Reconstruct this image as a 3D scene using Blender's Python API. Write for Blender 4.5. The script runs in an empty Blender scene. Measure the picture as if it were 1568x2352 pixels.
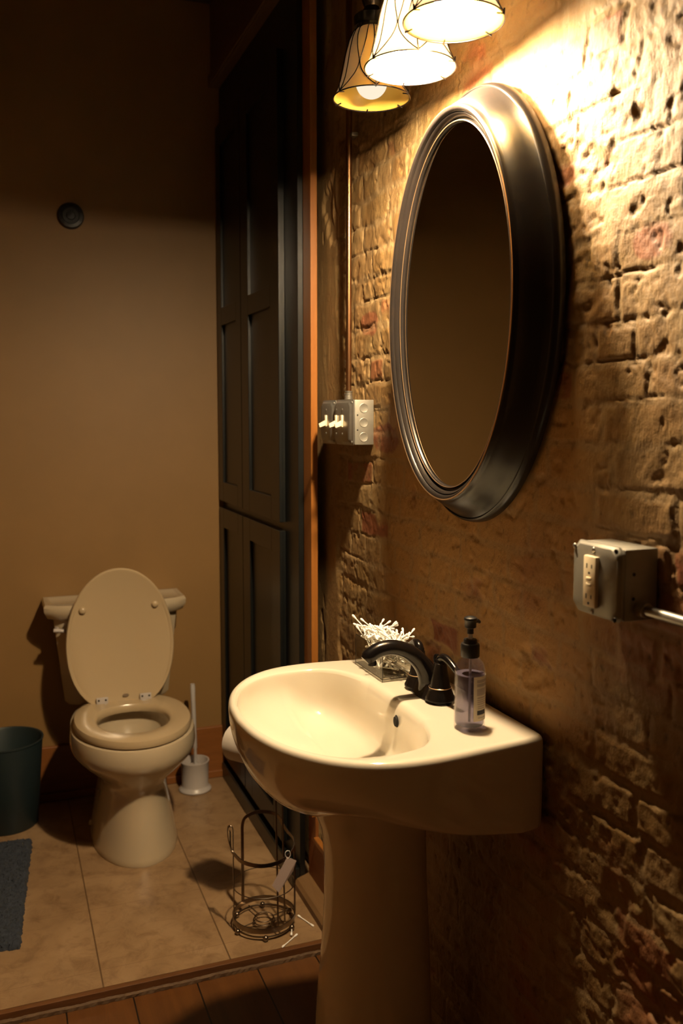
import bpy, bmesh, math, random
import numpy as np
from mathutils import Vector, Matrix
PI = math.pi
random.seed(7)
scn = bpy.context.scene
C = scn.collection

# ------------------------------------------------------------------ camera, world, exposure
cd = bpy.data.cameras.new('camera'); cam = bpy.data.objects.new('camera', cd); C.objects.link(cam)
cam.location = (-1.0, 0.0, 1.46)
YAW, PITCH = math.radians(21.0), math.radians(5.13)
cam.rotation_euler = (PI/2 - PITCH, 0, -YAW)
cd.sensor_fit = 'VERTICAL'; cd.sensor_height = 36.0; cd.sensor_width = 24.0
cd.lens = 2060.0/2352.0*36.0
cd.shift_y = -36.0/2352.0
cd.clip_start = .02
cd.dof.use_dof = True; cd.dof.focus_distance = 2.15; cd.dof.aperture_fstop = 3.2
scn.camera = cam
scn.view_settings.view_transform = 'Standard'
scn.view_settings.look = 'None'
scn.view_settings.gamma = 1.0
scn.view_settings.use_curve_mapping = False
scn.view_settings.exposure = 0.0
w = bpy.data.worlds.new('world'); scn.world = w; w.use_nodes = True
w.node_tree.nodes['Background'].inputs[0].default_value = (.05, .03, .015, 1)
w.node_tree.nodes['Background'].inputs[1].default_value = .02
BULB = 2750.0
BULB_COL = (1.0, .75, .46)

# ------------------------------------------------------------------ materials
K = .70
def mat(name, col, rough=.5, metal=0.0, spec=None, coat=0.0, trans=0.0, ior=None, k=K):
    if not trans: col = tuple(v*k for v in col)
    m = bpy.data.materials.new(name); m.use_nodes = True
    b = m.node_tree.nodes['Principled BSDF']
    b.inputs['Base Color'].default_value = (*col, 1)
    b.inputs['Roughness'].default_value = rough
    b.inputs['Metallic'].default_value = metal
    if spec is not None: b.inputs['Specular IOR Level'].default_value = spec
    if coat: b.inputs['Coat Weight'].default_value = coat; b.inputs['Coat Roughness'].default_value = .05
    if trans: b.inputs['Transmission Weight'].default_value = trans
    if ior: b.inputs['IOR'].default_value = ior
    return m
def N(m, t, **k):
    n = m.node_tree.nodes.new(t)
    for a, v in k.items(): setattr(n, a, v)
    return n
def L(m, a, b): m.node_tree.links.new(a, b)
def bsdf(m): return m.node_tree.nodes['Principled BSDF']
def math_n(m, op, a, b=None, clamp=False):
    n = N(m, 'ShaderNodeMath', operation=op); n.use_clamp = clamp
    for i, v in enumerate((a, b)):
        if v is None: continue
        if isinstance(v, (int, float)): n.inputs[i].default_value = v
        else: L(m, v, n.inputs[i])
    return n.outputs[0]
def mix_n(m, f, a, b, blend='MIX'):
    n = N(m, 'ShaderNodeMix', data_type='RGBA', blend_type=blend)
    for s, v in ((n.inputs[0], f), (n.inputs[6], a), (n.inputs[7], b)):
        if isinstance(v, (int, float)): s.default_value = v
        elif isinstance(v, tuple): s.default_value = (*v, 1)
        else: L(m, v, s)
    return n.outputs[2]
def coords(m, scale=(1, 1, 1)):
    t = N(m, 'ShaderNodeTexCoord'); mp = N(m, 'ShaderNodeMapping')
    mp.inputs['Scale'].default_value = scale
    L(m, t.outputs['Object'], mp.inputs[0]); return mp.outputs[0]
def noise(m, vec, scale, detail=4, rough=.55, dist=0):
    n = N(m, 'ShaderNodeTexNoise'); n.inputs['Scale'].default_value = scale
    n.inputs['Detail'].default_value = detail; n.inputs['Roughness'].default_value = rough
    n.inputs['Distortion'].default_value = dist; L(m, vec, n.inputs['Vector']); return n.outputs['Fac']
def ramp(m, f, stops, k=K):
    stops = [(p, tuple(v*k for v in c)) for p, c in stops]
    r = N(m, 'ShaderNodeValToRGB'); e = r.color_ramp.elements
    while len(e) < len(stops): e.new(.5)
    for i, (p, c) in enumerate(stops): e[i].position = p; e[i].color = (*c, 1) if len(c) == 3 else c
    L(m, f, r.inputs[0]); return r.outputs[0]
def bump(m, h, strength=.3, dist=.01):
    n = N(m, 'ShaderNodeBump'); n.inputs['Strength'].default_value = strength; n.inputs['Distance'].default_value = dist
    L(m, h, n.inputs['Height']); L(m, n.outputs[0], bsdf(m).inputs['Normal'])
def mottled(name, a, b, scale=6, rough=.5, bmp=0.0, sc=(1, 1, 1), **k):
    m = mat(name, a, rough, **k); v = coords(m, sc); f = noise(m, v, scale)
    L(m, ramp(m, f, [(.3, a), (.7, b)]), bsdf(m).inputs['Base Color'])
    if bmp: bump(m, noise(m, v, scale*6), bmp, .002)
    return m

# brick wall: colours follow the per-vertex masks of the brickwork (mortar, bare red brick, tone of each brick, orange patch brightened for bounce light)
M_brick = mat('painted_brick', (.5, .38, .2), .62, spec=.35)
a = N(M_brick, 'ShaderNodeAttribute'); a.attribute_name = 'masks'
sep = N(M_brick, 'ShaderNodeSeparateColor'); L(M_brick, a.outputs['Color'], sep.inputs[0])
v = coords(M_brick)
f1 = noise(M_brick, v, 7, 6, .6); f2 = noise(M_brick, v, 45, 5, .6)
paint = ramp(M_brick, f1, [(.30, (.24, .122, .032)), (.5, (.325, .19, .064)), (.72, (.40, .27, .11))])
paint = mix_n(M_brick, math_n(M_brick, 'MULTIPLY', sep.outputs[2], .45), paint, (.29, .19, .09))
red = mix_n(M_brick, f2, (.21, .062, .024), (.28, .11, .05))
paint = mix_n(M_brick, math_n(M_brick, 'MULTIPLY', a.outputs['Alpha'], .75), paint, (.52, .275, .085))  # smoother orange paint, also lightened in place of bounce light below the mirror
c = mix_n(M_brick, sep.outputs[1], paint, red)
c = mix_n(M_brick, math_n(M_brick, 'MULTIPLY', sep.outputs[0], .35), c, (.33, .24, .13))
speck = ramp(M_brick, f2, [(.30, (.5, .5, .5)), (.42, (1, 1, 1))], 1)
c = mix_n(M_brick, .7, c, speck, 'MULTIPLY')
L(M_brick, c, bsdf(M_brick).inputs['Base Color'])
vs = coords(M_brick, (1, 1, .35))
hh = math_n(M_brick, 'ADD', noise(M_brick, vs, 220, 4, .6), math_n(M_brick, 'MULTIPLY', noise(M_brick, v, 60, 5, .65), 1.6))
bump(M_brick, hh, .55, .0028)

M_paint = mottled('tan_wall_paint', (.31, .172, .052), (.355, .197, .062), 2.5, .55, .08)
M_wall_lowbounce = mottled('low_bounce_unseen_wall', (.035, .018, .006), (.05, .024, .008), 2.5, .6, .08)  # unseen front wall darkened to cut bounce onto the sink's near side
M_ceil = mottled('brown_ceiling_paint', (.07, .04, .018), (.09, .05, .022), 3, .7)
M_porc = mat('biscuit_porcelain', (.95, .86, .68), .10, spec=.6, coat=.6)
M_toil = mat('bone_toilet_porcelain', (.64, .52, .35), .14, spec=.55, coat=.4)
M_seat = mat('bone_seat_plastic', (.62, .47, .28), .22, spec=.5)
M_closet = mottled('black_green_closet_paint', (.006, .007, .0068), (.009, .0105, .010), 8, .34, .05)
M_plastic_w = mat('white_plastic', (.66, .60, .56), .35)
M_clearstick = mat('frosted_clear_plastic', (.75, .72, .70), .3, trans=.4)
M_bronze = mat('oil_rubbed_bronze', (.018, .014, .013), .24, .55, spec=.6)
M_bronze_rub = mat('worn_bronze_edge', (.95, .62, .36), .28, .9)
M_frame = mottled('black_bronze_frame', (.014, .011, .010), (.020, .016, .014), 10, .27, .0, spec=.45)
M_copper = mottled('copper_conduit', (.42, .20, .085), (.55, .29, .14), 20, .3, .02, sc=(1, 1, .15), metal=1)
M_steel = mottled('galvanised_steel', (.42, .40, .36), (.52, .50, .45), 25, .36, .02, metal=.85)
M_steel_box = mottled('dull_box_steel', (.33, .31, .26), (.40, .38, .32), 25, .5, .02, metal=.5)
M_dark = mat('dark_recess', (.01, .008, .006), .8)
M_toggle = mat('ivory_toggle', (.78, .66, .45), .35, k=1)
M_mirror = mat('mirror_silver', (.86, .85, .80), .015, 1.0)
M_teal = mat('dark_teal_plastic', (.014, .030, .034), .5)
M_chrome = mottled('brushed_nickel', (.30, .24, .18), (.38, .31, .24), 40, .28, metal=1)
M_blackpl = mat('black_plastic', (.008, .008, .009), .4)
M_paper = mottled('soft_white_paper', (.74, .66, .56), (.80, .72, .62), 30, .9, .1)
M_tag = mat('pale_card', (.75, .58, .52), .7)
M_cotton = mat('white_cotton', (.92, .90, .84), .9, k=1)
M_bulb_off = mat('frosted_bulb_glass', (.86, .80, .66), .3, spec=.5)
M_bulb_off.node_tree.nodes['Principled BSDF'].inputs['Subsurface Weight'].default_value = 0
M_bulb = bpy.data.materials.new('lit_bulb'); M_bulb.use_nodes = True
nt = M_bulb.node_tree; nt.nodes.clear()
e = nt.nodes.new('ShaderNodeEmission'); o = nt.nodes.new('ShaderNodeOutputMaterial')
e.inputs[0].default_value = (*BULB_COL, 1); e.inputs[1].default_value = BULB; nt.links.new(e.outputs[0], o.inputs[0])
M_bulb2 = M_bulb.copy(); M_bulb2.name = 'dimmer_lit_bulb'; M_bulb2.node_tree.nodes['Emission'].inputs[1].default_value = BULB*.07
M_bulb1 = M_bulb.copy(); M_bulb1.name = 'faintly_lit_bulb'; M_bulb1.node_tree.nodes['Emission'].inputs[1].default_value = 1.0
M_bulb1.node_tree.nodes['Emission'].inputs[0].default_value = (1.0, .87, .66, 1)
M_shade = bpy.data.materials.new('amber_art_glass'); M_shade.use_nodes = True
nt = M_shade.node_tree; P = nt.nodes['Principled BSDF']
P.inputs['Base Color'].default_value = (.86, .58, .10, 1); P.inputs['Roughness'].default_value = .3
tr = nt.nodes.new('ShaderNodeBsdfTranslucent'); tr.inputs[0].default_value = (.99, .98, .92, 1)
mx = nt.nodes.new('ShaderNodeMixShader'); mx.inputs[0].default_value = .34
nt.links.new(P.outputs[0], mx.inputs[1]); nt.links.new(tr.outputs[0], mx.inputs[2])
nt.links.new(mx.outputs[0], nt.nodes['Material Output'].inputs[0])
def clear(name, tint, ior, rough=.03, extra=0.0):
    m = bpy.data.materials.new(name); m.use_nodes = True; nt = m.node_tree; nt.nodes.clear()
    o = nt.nodes.new('ShaderNodeOutputMaterial'); t = nt.nodes.new('ShaderNodeBsdfTransparent'); g = nt.nodes.new('ShaderNodeBsdfGlossy')
    lw = nt.nodes.new('ShaderNodeLayerWeight'); lw.inputs[0].default_value = .5; x = nt.nodes.new('ShaderNodeMixShader')
    pw = nt.nodes.new('ShaderNodeMath'); pw.operation = 'POWER'; pw.inputs[1].default_value = 4.5; nt.links.new(lw.outputs['Facing'], pw.inputs[0])
    f = nt.nodes.new('ShaderNodeMath'); f.operation = 'MULTIPLY_ADD'; f.inputs[1].default_value = .55; f.inputs[2].default_value = .05 if ior > 1.2 else .0
    nt.links.new(pw.outputs[0], f.inputs[0])
    t.inputs[0].default_value = (*tint, 1); g.inputs['Roughness'].default_value = rough
    nt.links.new(f.outputs[0], x.inputs[0]); nt.links.new(t.outputs[0], x.inputs[1]); nt.links.new(g.outputs[0], x.inputs[2])
    if extra:
        d = nt.nodes.new('ShaderNodeBsdfDiffuse'); d.inputs[0].default_value = (.30, .27, .34, 1); y = nt.nodes.new('ShaderNodeMixShader'); y.inputs[0].default_value = extra
        nt.links.new(x.outputs[0], y.inputs[1]); nt.links.new(d.outputs[0], y.inputs[2]); nt.links.new(y.outputs[0], o.inputs[0])
    else: nt.links.new(x.outputs[0], o.inputs[0])
    return m
M_acrylic = clear('clear_acrylic', (.86, .85, .82), 1.45)
M_bottle = clear('clear_bottle_plastic', (.93, .92, .94), 1.4)
M_liquid = clear('lilac_grey_soap', (.70, .68, .80), 1.15, .05, .30)
M_water = mat('still_water', (.8, .85, .8), .02, trans=.9, ior=1.33)

def wood(name, a, b, sc, rough=.45, bmp=.15, s=9):
    m = mat(name, a, rough); v = coords(m, sc)
    f = noise(m, v, s, 6, .6, 1.2)
    L(m, ramp(m, f, [(.25, a), (.75, b)]), bsdf(m).inputs['Base Color'])
    if bmp: bump(m, noise(m, v, s*4, 4), bmp, .002)
    return m
M_trimwood = wood('orange_stained_pine', (.34, .115, .018), (.46, .18, .036), (6, 6, .5), .35, .08)
M_panelwood = wood('dull_orange_pine', (.30, .10, .022), (.44, .17, .045), (5, 1, 2), .5, .1)
M_plinth = wood('brown_plinth_wood', (.20, .105, .04), (.27, .15, .06), (6, .6, 6), .5, .1)
M_darkwood = wood('dark_orange_baseboard', (.26, .09, .02), (.36, .13, .03), (.6, 6, 6), .4, .1)
M_worn = wood('worn_pale_wood_edge', (.07, .03, .010), (.24, .135, .06), (3, 10, 30), .7, .6, 14)
M_riser = wood('reddish_brown_nosing', (.13, .05, .015), (.2, .08, .025), (1, 8, 8), .45, .2)
M_soffit = wood('dark_brown_header_wood', (.13, .075, .035), (.18, .1, .05), (6, .6, 6), .6, .1)

# tile floor
M_tile = mat('travertine_look_tile', (.5, .35, .2), .34, spec=.5)
v = coords(M_tile); f1 = noise(M_tile, v, 5, 7, .65, .6); f2 = noise(M_tile, v, 17, 9, .72, .6)
base = ramp(M_tile, f1, [(.28, (.30, .180, .088)), (.5, (.395, .248, .125)), (.74, (.49, .32, .172))])
base = mix_n(M_tile, .75, base, ramp(M_tile, f2, [(.32, (.52, .45, .42)), (.52, (1, 1, 1))], 1), 'MULTIPLY')
sx = N(M_tile, 'ShaderNodeSeparateXYZ'); L(M_tile, v, sx.inputs[0])
def gline(out, off, pitch, wid):
    t = math_n(M_tile, 'DIVIDE', math_n(M_tile, 'SUBTRACT', out, off), pitch)
    fr = math_n(M_tile, 'FRACT', math_n(M_tile, 'ADD', t, 100.5))
    d = math_n(M_tile, 'MULTIPLY', math_n(M_tile, 'ABSOLUTE', math_n(M_tile, 'SUBTRACT', fr, .5)), pitch)
    return math_n(M_tile, 'LESS_THAN', d, wid/2)
gx = gline(sx.outputs[0], -.793, .326, .0042); gy = gline(sx.outputs[1], 2.281, .303, .0022)
base = mix_n(M_tile, math_n(M_tile, 'MULTIPLY', gy, .6), base, (.16, .085, .04))
base = mix_n(M_tile, math_n(M_tile, 'MULTIPLY', gx, .92), base, (.10, .055, .025))
L(M_tile, base, bsdf(M_tile).inputs['Base Color'])
L(M_tile, math_n(M_tile, 'ADD', math_n(M_tile, 'MULTIPLY', f2, .25), .22), bsdf(M_tile).inputs['Roughness'])
hb = math_n(M_tile, 'SUBTRACT', math_n(M_tile, 'MULTIPLY', f2, .4), math_n(M_tile, 'MAXIMUM', gx, gy))
bump(M_tile, hb, .25, .002)

# plank floor
M_plank = mat('dark_orange_floorboards', (.25, .1, .03), .38)
v = coords(M_plank, (7, .7, 1)); f = noise(M_plank, v, 5, 6, .6, 1.0)
vo = coords(M_plank); sp = N(M_plank, 'ShaderNodeSeparateXYZ'); L(M_plank, vo, sp.inputs[0])
t = math_n(M_plank, 'DIVIDE', math_n(M_plank, 'ADD', sp.outputs[0], 10.445), .162)
fr = math_n(M_plank, 'FRACT', t); gap = math_n(M_plank, 'LESS_THAN', fr, .025)
wn = N(M_plank, 'ShaderNodeTexWhiteNoise', noise_dimensions='1D'); L(M_plank, math_n(M_plank, 'FLOOR', t), wn.inputs['W'])
c = ramp(M_plank, f, [(.25, (.10, .032, .005)), (.75, (.185, .066, .012))])
c = mix_n(M_plank, math_n(M_plank, 'MULTIPLY', wn.outputs[0], .4), c, (.14, .063, .024))
c = mix_n(M_plank, gap, c, (.01, .005, .002))
L(M_plank, c, bsdf(M_plank).inputs['Base Color'])
bump(M_plank, math_n(M_plank, 'SUBTRACT', math_n(M_plank, 'MULTIPLY', f, .3), gap), .3, .003)

# blue shag
M_mat = mottled('blue_grey_shag', (.022, .030, .046), (.048, .058, .080), 60, .95, .8)

# ------------------------------------------------------------------ mesh helpers
def link(name, me, m, parent=None, smooth=True, loc=None):
    ob = bpy.data.objects.new(name, me); C.objects.link(ob)
    me.materials.append(m)
    if smooth:
        me.polygons.foreach_set('use_smooth', [True]*len(me.polygons))
        try: me.set_sharp_from_angle(angle=math.radians(38))
        except Exception: pass
    if parent: ob.parent = parent
    if loc: ob.location = loc
    return ob
def obj(name, bm, m, parent=None, smooth=True, loc=None):
    bmesh.ops.recalc_face_normals(bm, faces=bm.faces)
    me = bpy.data.meshes.new(name); bm.to_mesh(me); bm.free()
    return link(name, me, m, parent, smooth, loc)
def box(bm, x0, x1, y0, y1, z0, z1, bev=0.0, seg=2):
    r = bmesh.ops.create_cube(bm, size=1.0)
    vs = r['verts']
    for v in vs:
        v.co = Vector(((x0+x1)/2 + v.co.x*(x1-x0), (y0+y1)/2 + v.co.y*(y1-y0), (z0+z1)/2 + v.co.z*(z1-z0)))
    if bev > 0:
        es = list({e for v in vs for e in v.link_edges})
        bmesh.ops.bevel(bm, geom=es, offset=bev, segments=seg, profile=.5, affect='EDGES')
    return bm
def BOX(*a, **k): bm = bmesh.new(); return box(bm, *a, **k)
def loft(bm, rings, closed=True, cap0=True, cap1=True):
    vr = [[bm.verts.new(p) for p in r] for r in rings]
    n = len(rings[0])
    for a, b in zip(vr, vr[1:]):
        for i in range(n if closed else n-1):
            j = (i+1) % n
            bm.faces.new((a[i], a[j], b[j], b[i]))
    if cap0: bm.faces.new(vr[0])
    if cap1: bm.faces.new(list(reversed(vr[-1])))
    return vr
def lathe(bm, prof, segs=32, c=(0, 0, 0), ax='z', cap0=False, cap1=False):
    rings = []
    for r, h in prof:
        ring = []
        for i in range(segs):
            t = 2*PI*i/segs; p = (r*math.cos(t), r*math.sin(t), h)
            if ax == 'x': p = (p[2], p[0], p[1])
            if ax == 'y': p = (p[1], p[2], p[0])
            ring.append((c[0]+p[0], c[1]+p[1], c[2]+p[2]))
        rings.append(ring)
    loft(bm, rings, True, cap0, cap1); return bm
def smooth_path(pts, n=6):
    P = [Vector(p) for p in pts]; out = []
    for i in range(len(P)-1):
        p0 = P[max(i-1, 0)]; p1 = P[i]; p2 = P[i+1]; p3 = P[min(i+2, len(P)-1)]
        for k in range(n):
            t = k/n
            out.append(.5*((2*p1)+(-p0+p2)*t+(2*p0-5*p1+4*p2-p3)*t*t+(-p0+3*p1-3*p2+p3)*t**3))
    out.append(P[-1]); return out
def tube(bm, pts, r, segs=8, closed=False, flat=None):
    P = [Vector(p) for p in pts]; n = len(P)
    rad = r if isinstance(r, (list, tuple)) else [r]*n
    rings = []; prev = None
    for i in range(n):
        if closed: t = (P[(i+1) % n]-P[i-1]).normalized()
        else: t = (P[min(i+1, n-1)]-P[max(i-1, 0)]).normalized()
        if prev is None:
            up = Vector((0, 0, 1)) if abs(t.z) < .9 else Vector((1, 0, 0))
            u = (up - t*up.dot(t)).normalized()
        else:
            u = (prev - t*prev.dot(t)).normalized()
        prev = u; w_ = t.cross(u)
        fu, fw = flat if flat else (1, 1)
        rings.append([P[i]+u*math.cos(2*PI*k/segs)*rad[i]*fu+w_*math.sin(2*PI*k/segs)*rad[i]*fw for k in range(segs)])
    if closed:
        loft(bm, rings+[rings[0]], True, False, False)
        bmesh.ops.remove_doubles(bm, verts=bm.verts, dist=1e-6)
    else: loft(bm, rings)
    return bm
def TUBE(pts, r, **k): return tube(bmesh.new(), pts, r, **k)
def circ(c, r, n=48, z=None, ry=None):
    ry = ry or r
    return [(c[0]+r*math.cos(2*PI*i/n), c[1]+ry*math.sin(2*PI*i/n), c[2]) for i in range(n)]
def sph(bm, c, r, u=20, v=12, sc=(1, 1, 1)):
    r_ = bmesh.ops.create_uvsphere(bm, u_segments=u, v_segments=v, radius=r)
    for q in r_['verts']: q.co = Vector((c[0]+q.co.x*sc[0], c[1]+q.co.y*sc[1], c[2]+q.co.z*sc[2]))
    return bm
def empty(name, loc, label, cat, group=None):
    o = bpy.data.objects.new(name, None); C.objects.link(o); o.location = loc; o.empty_display_size = .05
    o['label'] = label; o['category'] = cat
    if group: o['group'] = group
    return o
def tag(o, label, cat, group=None):
    o['label'] = label; o['category'] = cat
    if group: o['group'] = group
    return o
def struct(name, bm, m, smooth=False, label=None):
    o = obj(name, bm, m, smooth=smooth) if isinstance(bm, bmesh.types.BMesh) else bm
    o['kind'] = 'structure'
    if label: o['label'] = label; o['category'] = 'room structure'
    return o
def shift(o, root):
    # parts are modelled in world coordinates; place them under a root that has its own location
    o.location = Vector(o.location) - Vector(root.location)
def part(name, bm, m, root, smooth=True, label=None, parent=None):
    o = obj(name, bm, m, smooth=smooth)
    if parent is None:
        o.parent = root; o.location = -Vector(root.location)
    else:
        o.parent = parent      # parent is itself a part placed with the same offset
    if label: o['label'] = label
    return o
def sharp_flat(o):
    o.data.polygons.foreach_set('use_smooth', [False]*len(o.data.polygons))

# ------------------------------------------------------------------ room shell
YB = 3.42; XL = -2.1; YF = -.9; ZT = 2.98
bm = BOX(XL-.1, .25, YB, YB+.1, 0, ZT); struct('wall_back', bm, M_paint, label='tan painted back wall behind the toilet')
bm = BOX(XL-.1, XL, YF, YB, 0, ZT); struct('wall_left', bm, M_paint, label='tan painted wall on the unseen left side')
bm = BOX(XL-.1, .25, YF-.1, YF, 0, ZT); struct('wall_front', bm, M_wall_lowbounce, label='unseen wall behind the viewer, darkened to cut bounce light')
bm = BOX(XL-.1, .25, YF-.1, YB+.1, ZT, ZT+.08); struct('ceiling', bm, M_ceil, label='dark brown ceiling')
bm = BOX(XL, .1, YF, 2.195, -.08, 0); struct('floor', bm, M_plank, label='dark orange wood plank floor in front of the step')
bm = BOX(XL, .0, 2.207, YB, -.08, .03); struct('floor_raised', bm, M_tile, label='raised beige tiled floor around the toilet')
bm = BOX(XL, -.0, 2.190, 2.207, 0, .0295, bev=.001); struct('trim_1', bm, M_riser, label='reddish brown wood step nosing below the tiles')
# worn, splintered lower edge of the step: a jagged strip
bm = bmesh.new(); xs = np.linspace(XL, 0, 260); rng = np.random.RandomState(3)
top = .010+.004*np.interp(xs, np.linspace(XL, 0, 60), rng.rand(60))+.0015*rng.rand(260)
rings = [[(x, 2.1895, 0), (x, 2.182+.003*rng.rand(), 0.0005), (x, 2.183+.003*rng.rand(), t*.7), (x, 2.1895, t)] for x, t in zip(xs, top)]
loft(bm, rings); struct('trim_2', bm, M_worn, label='pale splintered wood edge at the foot of the step')
bm = BOX(XL, -.15, YB-.016, YB, .03, .235, bev=.003); box(bm, XL, -.15, YB-.028, YB-.016, .03, .06, bev=.004)
struct('baseboard_back', bm, M_darkwood, label='dark orange wood baseboard behind the toilet')

# brick wall -------------------------------------------------------
def vnoise(Y, Z, sy, sz, seed):
    r = np.random.RandomState(seed); G = r.rand(256, 256)
    y = Y*sy+37.3; z = Z*sz+11.7
    yi = np.floor(y).astype(int); zi = np.floor(z).astype(int); fy = y-yi; fz = z-zi
    fy = fy*fy*(3-2*fy); fz = fz*fz*(3-2*fz)
    a = G[yi % 256, zi % 256]; b = G[(yi+1) % 256, zi % 256]; c = G[yi % 256, (zi+1) % 256]; d = G[(yi+1) % 256, (zi+1) % 256]
    return (a*(1-fy)+b*fy)*(1-fz)+(c*(1-fy)+d*fy)*fz
def fbm(Y, Z, sy, sz, seed, o=4, g=.5):
    s = 0; a = 1; t = 0
    for k in range(o):
        s = s+a*vnoise(Y, Z, sy*2**k, sz*2**k, seed+k); t += a; a *= g
    return s/t
ys = np.concatenate([np.arange(YF, .9, .02), np.arange(.9, 2.95, .0038), np.arange(2.95, 3.86, .03), [3.86]])
zs = np.concatenate([np.arange(-.20, 2.45, .0040), np.arange(2.45, 3.2, .02), [3.2]])
Y, Z = np.meshgrid(ys, zs, indexing='ij')
wy = Y+.020*(fbm(Y, Z, 7, 7, 5)-.5)*2+.004*(fbm(Y, Z, 40, 40, 6)-.5)*2
wz = Z+.020*(fbm(Y, Z, 4, 7, 15)-.5)*2+.005*(fbm(Y, Z, 35, 35, 16)-.5)*2
ch = .074; row = np.floor(wz/ch).astype(int); fz = wz/ch-row
R = np.random.RandomState(11); nrow = 64
rowoff = R.rand(nrow)*.2; header = R.rand(nrow) < .28
blen = np.where(header[row % nrow], .105, .205)
u = (wy+rowoff[row % nrow]+5)/blen; bi = np.floor(u).astype(int); fu = u-bi
hsh = R.rand(4096); bid = (bi*131+row*977) % 4096
dz = np.minimum(fz, 1-fz)*ch; dy = np.minimum(fu, 1-fu)*blen; dj = np.minimum(dz, dy*1.1)
jw = .0048+.003*(fbm(Y, Z, 25, 25, 25)-.3)
joint = np.clip(1-(dj-jw)/.0075, 0, 1)
joint = joint*joint*(3-2*joint)
# where paint and smeared mortar bridge the joints
fill = np.clip((fbm(Y, Z, 6, 10, 33, 4)-.36)*5, 0, 1)
def sstep(v, a, b):
    t = np.clip((v-a)/(b-a), 0, 1); return t*t*(3-2*t)
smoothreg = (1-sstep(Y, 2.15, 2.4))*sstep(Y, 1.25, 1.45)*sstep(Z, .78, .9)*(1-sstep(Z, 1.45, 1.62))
plaster = sstep(Y+.05*(fbm(Y, Z, 3, 6, 71)-.5)*2, 2.625, 2.65)
fill = np.maximum(fill, smoothreg*.92)
rough_low = (1-sstep(Z, .85, 1.05))*(1-sstep(Y, 1.7, 2.0))
h = (hsh[bid]-.5)*.0035*(1-smoothreg*.7)
h = h+(fbm(Y, Z, 11, 11, 41, 3)-.5)*.010*(1-.55*smoothreg)
h = h+(fbm(Y, Z, 60, 42, 43, 4, .62)-.5)*(.0042+.002*rough_low)*(1-.6*smoothreg)
h = h-joint*(1-.85*fill)*(.0038+.004*rough_low)
crackm = np.clip((fbm(Y, Z, 7, 11, 133, 4)-.47)*7, 0, 1)*(1-.7*smoothreg)
edge_d = np.abs(np.minimum(np.where(fz < .5, dz, 1), np.where(fu < .5, dy*1.15, 1))-.0025-.004*fbm(Y, Z, 30, 30, 140, 3))
crack = np.clip(1-edge_d/.0026, 0, 1)
h = h-crack*crackm*.0065
h = h+(fbm(Y, Z, 45, 38, 50, 3)-.5)*.0055*np.clip((fbm(Y, Z, 3, 3, 52)-.4)*5, 0, 1)*(1-smoothreg*.7)
pit = np.clip((fbm(Y, Z, 34, 34, 60, 3)-.655)*9, 0, 1)
h = h-pit*.0045*(1-.2*smoothreg)
crum = np.clip((fbm(Y, Z, 7, 9, 64, 4)-.66)*9, 0, 1)*(1-plaster)
h = h-crum*(.004+.008*fbm(Y, Z, 60, 60, 66, 2))
# smooth peeling plaster skin beside the wooden casing
h = h*(.72+.28*rough_low)
hp = .004+(fbm(Y, Z, 5, 3, 80)-.5)*.006+(fbm(Y, Z, 40, 8, 82)-.5)*.002
peel = np.clip((fbm(Y, Z, 11, 4.5, 85, 4)-.63)*18, 0, 1); hp = hp-peel*.009
h = h*(1-plaster)+hp*plaster
X = -h+.004
edge = np.clip(1-np.abs(Y-YB)*0, 0, 1)
red = np.clip((hsh[(bid*7+3) % 4096]-.955)*30, 0, 1)*np.clip((fbm(Y, Z, 12, 12, 91, 3)-.38)*6, 0, 1)*(1-joint)
red = np.maximum(red, .8*crum*(hsh[(bid*5) % 4096] > .55))
for y_, z_, a_, b_ in ((1.215, 1.745, .055, .028), (2.395, 1.72, .07, .035), (2.28, 1.40, .09, .04)):
    q_ = ((Y-y_)/a_)**2+((Z-z_)/b_)**2
    red = np.maximum(red, .9*np.clip((1.15-q_-1.2*(fbm(Y, Z, 30, 30, 150, 3)-.5))*3, 0, 1))
red = np.maximum(red, .65*(1-sstep(Z, 1.1, 1.35))*(1-sstep(Y, 1.5, 1.7))*np.clip((fbm(Y, Z, 5, 7, 94, 4)-.5)*6, 0, 1))*(1-plaster)
mort = joint*(1-plaster)
tone = hsh[(bid*3+1) % 4096]*(1-plaster)+plaster*.9
nY, nZ = Y.shape
co = np.stack([X, Y, Z], -1).reshape(-1, 3).astype(np.float32)
idx = np.arange(nY*nZ).reshape(nY, nZ)
F = np.stack([idx[:-1, :-1], idx[:-1, 1:], idx[1:, 1:], idx[1:, :-1]], -1).reshape(-1, 4)
me = bpy.data.meshes.new('wall_right')
me.vertices.add(len(co)); me.vertices.foreach_set('co', co.ravel())
me.loops.add(F.size); me.loops.foreach_set('vertex_index', F.ravel().astype(np.int32))
me.polygons.add(len(F)); me.polygons.foreach_set('loop_start', np.arange(0, F.size, 4, dtype=np.int32))
me.polygons.foreach_set('loop_total', np.full(len(F), 4, dtype=np.int32))
me.update(calc_edges=True)
bounce_patch = smoothreg*(.6+.4*fbm(Y, Z, 3, 3, 210, 3))  # smooth orange paint area whose colour also carries the missing fill light
at = me.color_attributes.new('masks', 'FLOAT_COLOR', 'POINT')
colr = np.stack([mort, np.clip(red, 0, 1), tone, bounce_patch], -1).astype(np.float32)
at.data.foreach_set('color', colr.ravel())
me.polygons.foreach_set('use_smooth', np.ones(len(F), dtype=bool))
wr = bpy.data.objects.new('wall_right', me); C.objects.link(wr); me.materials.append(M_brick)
wr['kind'] = 'structure'; wr['label'] = 'old painted brick wall behind mirror and sink'; wr['category'] = 'wall'
me.update()

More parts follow.
